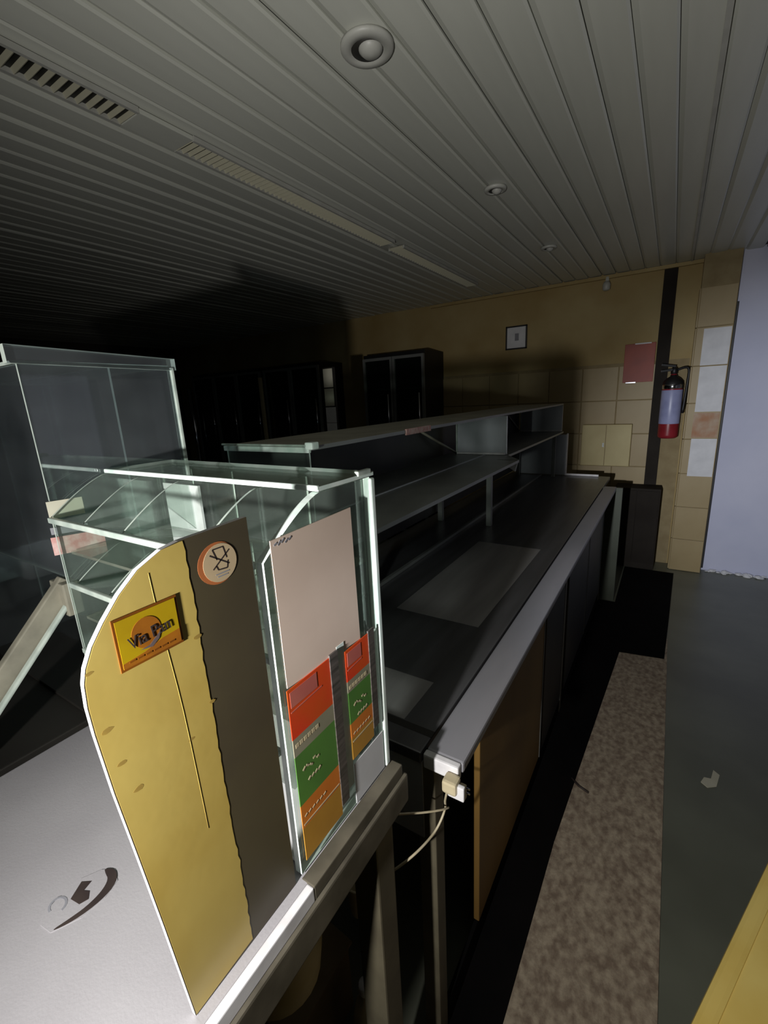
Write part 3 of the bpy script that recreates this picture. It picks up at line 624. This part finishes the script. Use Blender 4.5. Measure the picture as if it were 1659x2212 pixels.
# far glass-fronted cabinets
def fridge(x0, x1, label, leaves):
    y0 = YB - 0.50
    t = thing('glass_cabinet', label, 'cabinet', ((x0 + x1) / 2, y0 + 0.24, FLOOR), 'glass-fronted cabinets on the back wall')
    box('back', x0, x1, YB - 0.03, YB - 0.005, FLOOR, 0.45, 'black', t)
    box('side', x0, x0 + 0.03, y0 + 0.03, YB - 0.03, FLOOR, 0.45, 'black', t)
    box('side', x1 - 0.03, x1, y0 + 0.03, YB - 0.03, FLOOR, 0.45, 'black', t)
    box('top', x0, x1, y0 + 0.03, YB - 0.005, 0.45, 0.49, 'black', t)
    box('plinth', x0, x1, y0 + 0.03, YB - 0.03, FLOOR, FLOOR + 0.15, 'black', t)
    for z in (-1.0, -0.6, -0.25, 0.1):
        box('shelf', x0 + 0.03, x1 - 0.03, y0 + 0.10, YB - 0.03, z, z + 0.012, 'steel_dull', t)
    wd = (x1 - x0) / leaves
    for k in range(leaves):
        a, b = x0 + k * wd, x0 + (k + 1) * wd
        d = box('door', a + 0.03, b - 0.03, y0 + 0.012, y0 + 0.018, FLOOR + 0.17, 0.42, 'fridge_glass', t)
        for (p, q, r, s) in ((a + 0.004, a + 0.03, FLOOR + 0.15, 0.45), (b - 0.03, b - 0.004, FLOOR + 0.15, 0.45), (a + 0.03, b - 0.03, 0.42, 0.45), (a + 0.03, b - 0.03, FLOOR + 0.15, FLOOR + 0.17)):
            box('door_frame', p, q, y0, y0 + 0.03, r, s, 'steel_dull', d)
        tube('handle', [(b - 0.05, y0 - 0.03, -0.55), (b - 0.05, y0 - 0.03, 0.05)], 0.009, 'chrome', d)
    return t
fridge(-3.05, -2.26, 'dark two-door glass cabinet beside the yellow wall', 2)
fridge(-4.70, -3.72, 'dark two-door glass cabinet behind the stacked white papers', 2)
fridge(-6.25, -4.76, 'wide dark glass cabinet beside the chrome post', 3)
pz = YB - 0.56
wp = thing('wooden_post', 'thin pale wooden post in front of the dark glass cabinets', 'post', (-4.69, pz, FLOOR))
box('shaft', -4.71, -4.67, pz - 0.02, pz + 0.02, FLOOR, 0.36, 'wood_pale', wp, bevel=0.003)
box('foot', -4.76, -4.62, pz - 0.06, pz + 0.03, FLOOR, FLOOR + 0.04, 'wood_pale', wp, bevel=0.004)
cp = thing('chrome_post', 'round chrome post at the end of the glass cabinets', 'post', (-6.25, pz, FLOOR))
lathe('shaft', [(0.035, 0), (0.035, 2.0), (0.02, 2.01)], (-6.25, pz, FLOOR), 'chrome', cp)
lathe('foot', [(0.09, 0), (0.09, 0.01), (0.04, 0.03)], (-6.25, pz, FLOOR), 'chrome', cp)
KN = 0.60
nx, ny = -3.52 * KN, pz * KN
nb = thing('notice_board', 'narrow upright board holding stacked white papers', 'board', (nx, ny, FLOOR))
box('upright', nx - 0.05, nx + 0.05, ny, ny + 0.02, FLOOR, 0.24, 'dark_panel', nb)
box('foot', nx - 0.14, nx + 0.14, ny - 0.10, ny + 0.14, FLOOR, FLOOR + 0.03, 'dark_panel', nb)
for k, (z0, z1) in enumerate(((0.17, 0.385), (-0.05, 0.155), (-0.25, -0.065), (-0.42, -0.255))):
    o = box('pinned_paper', nx - 0.043, nx + 0.041 + 0.008 * (k > 1), ny - 0.003, ny - 0.0005, z0 * KN, z1 * KN, 'paper_cream' if k < 2 else 'paper')
    tag(o, ('topmost', 'second', 'third', 'lowest')[k] + ' paper pinned to the narrow upright board', 'paper', 'papers pinned on the upright board')

# ================================================================== CEILING THINGS
def ceiling_lamp(x, y, r, label):
    t = thing('ceiling_lamp', label, 'lamp', (x, y, CEIL - 0.03), 'round ceiling lamps in a row')
    lathe('ring', [(r * 0.60, 0.016), (r * 0.62, 0.012), (r * 0.93, 0.013), (r, 0.019), (r, 0.026)], (x, y, CEIL - 0.030), 'lamp_white', t, 32)
    lathe('recess_or_shade', [(r * 0.61, 0.0), (r * 0.61, 0.010)], (x, y, CEIL - 0.0145), 'dark_panel', t, 32)
    lathe('bulb_cap', [(0.004, 0.0), (r * 0.30, 0.004), (r * 0.44, 0.014), (r * 0.47, 0.024)], (x + r * 0.13, y + r * 0.03, CEIL - 0.032), 'lamp_white', t, 24)
    return t
ceiling_lamp(-0.843, 1.335, 0.078, 'round pale lamp nearest the end of the lamp row, above the bread case')
ceiling_lamp(-0.846, 2.48, 0.055, 'middle round pale lamp of the ceiling row')
ceiling_lamp(-0.846, 3.65, 0.055, 'round pale lamp of the ceiling row nearest the yellow wall')
def vent(y0, y1, n, label):
    t = thing('vent_grille', label, 'vent', (-1.675, (y0 + y1) / 2, CEIL - 0.02), 'ceiling vent grilles')
    xa, xb = -1.725, -1.625
    z0, z1 = CEIL - 0.022, CEIL - 0.004
    box('backing', xa, xb, y0, y1, CEIL - 0.008, CEIL - 0.004, 'black', t)
    box('side_rail', xa - 0.012, xa, y0, y1, z0, z1, 'lamp_white', t)
    box('side_rail', xb, xb + 0.012, y0, y1, z0, z1, 'lamp_white', t)
    f0 = box('fin', xa, xb, y0 + 0.002, y0 + 0.006, z0 + 0.002, z1, 'fin', t, rot=None)
    base = f0.location.copy()
    for k in range(1, n):
        o = f0.copy(); C.objects.link(o); o.name = 'fin'
        o.location = base + Vector((0, (y1 - y0 - 0.008) * k / (n - 1), 0))
    for o in t.children:
        if o.name.startswith('fin'): o.rotation_euler = (0.5, 0, 0)
vent(0.30, 1.09, 24, 'louvred ceiling vent strip starting above the tall case')
vent(1.30, 2.78, 52, 'long louvred ceiling vent strip in mid ceiling')
vent(2.90, 4.28, 40, 'louvred ceiling vent strip reaching towards the yellow wall')
o = box('vent_joiner', -1.735, -1.615, 1.09, 1.30, CEIL - 0.020, CEIL - 0.004, 'ceiling', bevel=0.003); tag(o, 'blank plate joining two ceiling vent strips', 'plate')
o.name = 'vent_cover_plate'

# ================================================================== FLOOR THINGS
mt = prism('floor_mat', [(-0.335, -0.6), (0.122, -0.6), (0.126, 3.3), (-0.335, 3.3)], 'z', FLOOR, FLOOR + 0.006, 'mat')
tag(mt, 'coarse brown worn mat running along the aisle', 'mat')
o = prism('paper_scrap', [(0.262, 2.04), (0.285, 2.02), (0.318, 2.045), (0.334, 2.12), (0.312, 2.14), (0.300, 2.08), (0.275, 2.075)], 'z', FLOOR, FLOOR + 0.004, 'paper_cream')
tag(o, 'small torn pale scrap on the green floor', 'scrap')
o = tube('twig', [(-0.225, 1.78, FLOOR + 0.010), (-0.19, 1.75, FLOOR + 0.011), (-0.148, 1.735, FLOOR + 0.010)], 0.004, 'ink', None, 6)
tag(o, 'short dark stick lying on the brown mat', 'stick')
o = prism('floor_shade_sheet', [(-0.363, 0.62), (-0.24, 0.60), (-0.228, 1.44), (-0.185, 2.2), (-0.14, 2.98), (0.11, 3.02), (0.13, 3.6), (0.16, 4.60), (-0.24, 4.60), (-0.24, 3.74), (-0.363, 3.74)], 'z', FLOOR + 0.006, FLOOR + 0.012, 'void')  # floor shade beside the counter, laid down as a black sheet
tag(o, 'thin black sheet painting the shade along the foot of the long counter', 'mat')
struct(box('wall_shade_strip', -0.155, -0.055, YB - 0.03, YB - 0.012, FLOOR, CEIL - 0.04, 'recess_or_shade', bevel=0.003))  # dark strip added to paint the shade band on the wall
lcb = thing('shade_block', 'added dark block painting the shade below the junction box', 'shade block', (-0.2, YB - 0.15, FLOOR))
box('body', -0.38, -0.005, YB - 0.26, YB - 0.035, FLOOR, -0.92, 'recess_or_shade', lcb, bevel=0.004)  # block added only to darken the shaded foot of the wall
box('shade_block_face', -0.37, -0.195, YB - 0.272, YB - 0.26, FLOOR + 0.06, -0.94, 'recess_or_shade', lcb, bevel=0.002)
box('shade_block_face', -0.19, -0.015, YB - 0.272, YB - 0.26, FLOOR + 0.06, -0.94, 'recess_or_shade', lcb, bevel=0.002)
# yellow crate at the aisle side
yc = thing('yellow_crate', 'upturned yellow plastic crate on the green floor', 'crate', (0.5, 0.9, FLOOR))
ang = math.atan2(0.463, 0.178) - math.pi / 2
def ycbox(name, u0, u1, v0, v1, z0, z1, bevel=0.004):
    bm = bmesh.new(); add_box(bm, u0, u1, v0, v1, z0, z1, bevel)
    bmesh.ops.transform(bm, verts=bm.verts, matrix=Matrix.Rotation(ang, 4, 'Z'))
    bmesh.ops.translate(bm, verts=bm.verts, vec=(0.14, 0.776, 0))
    return finish(name, bm, 'yellow_crate', yc)
ycbox('base_panel', 0.03, 0.37, -0.25, 0.60, -1.215, -1.203)
ycbox('rim', 0.0, 0.035, -0.28, 0.63, -1.24, -1.198, 0.010)
ycbox('rim', 0.365, 0.40, -0.28, 0.63, -1.24, -1.198, 0.010)
ycbox('rim', 0.035, 0.365, -0.28, -0.245, -1.24, -1.198, 0.010)
ycbox('rim', 0.035, 0.365, 0.595, 0.63, -1.24, -1.198, 0.010)
ycbox('wall', 0.008, 0.02, -0.27, 0.62, FLOOR, -1.235)
ycbox('wall', 0.38, 0.392, -0.27, 0.62, FLOOR, -1.235)
ycbox('wall', 0.02, 0.38, -0.27, -0.258, FLOOR, -1.235)
ycbox('wall', 0.02, 0.38, 0.608, 0.62, FLOOR, -1.235)

bm = bmesh.new()
for k in range(60):
    x = random.uniform(0.40, 1.6); y = YB - 0.075 - abs(random.gauss(0, 0.02)); r = random.uniform(0.006, 0.024)
    v = bmesh.ops.create_icosphere(bm, subdivisions=1, radius=r)['verts']
    bmesh.ops.scale(bm, verts=v, vec=(1.5, 0.9, random.uniform(0.5, 0.9)))
    for q in v: q.co += Vector((random.uniform(-1, 1), random.uniform(-1, 1), random.uniform(-1, 1))) * r * 0.2
    bmesh.ops.translate(bm, verts=v, vec=(x, y, FLOOR + r * 0.5))
o = finish('plaster_crumbs', bm, 'paper'); tag(o, 'white plaster crumbs fallen along the foot of the bluish wall', 'rubble'); o['kind'] = 'stuff'
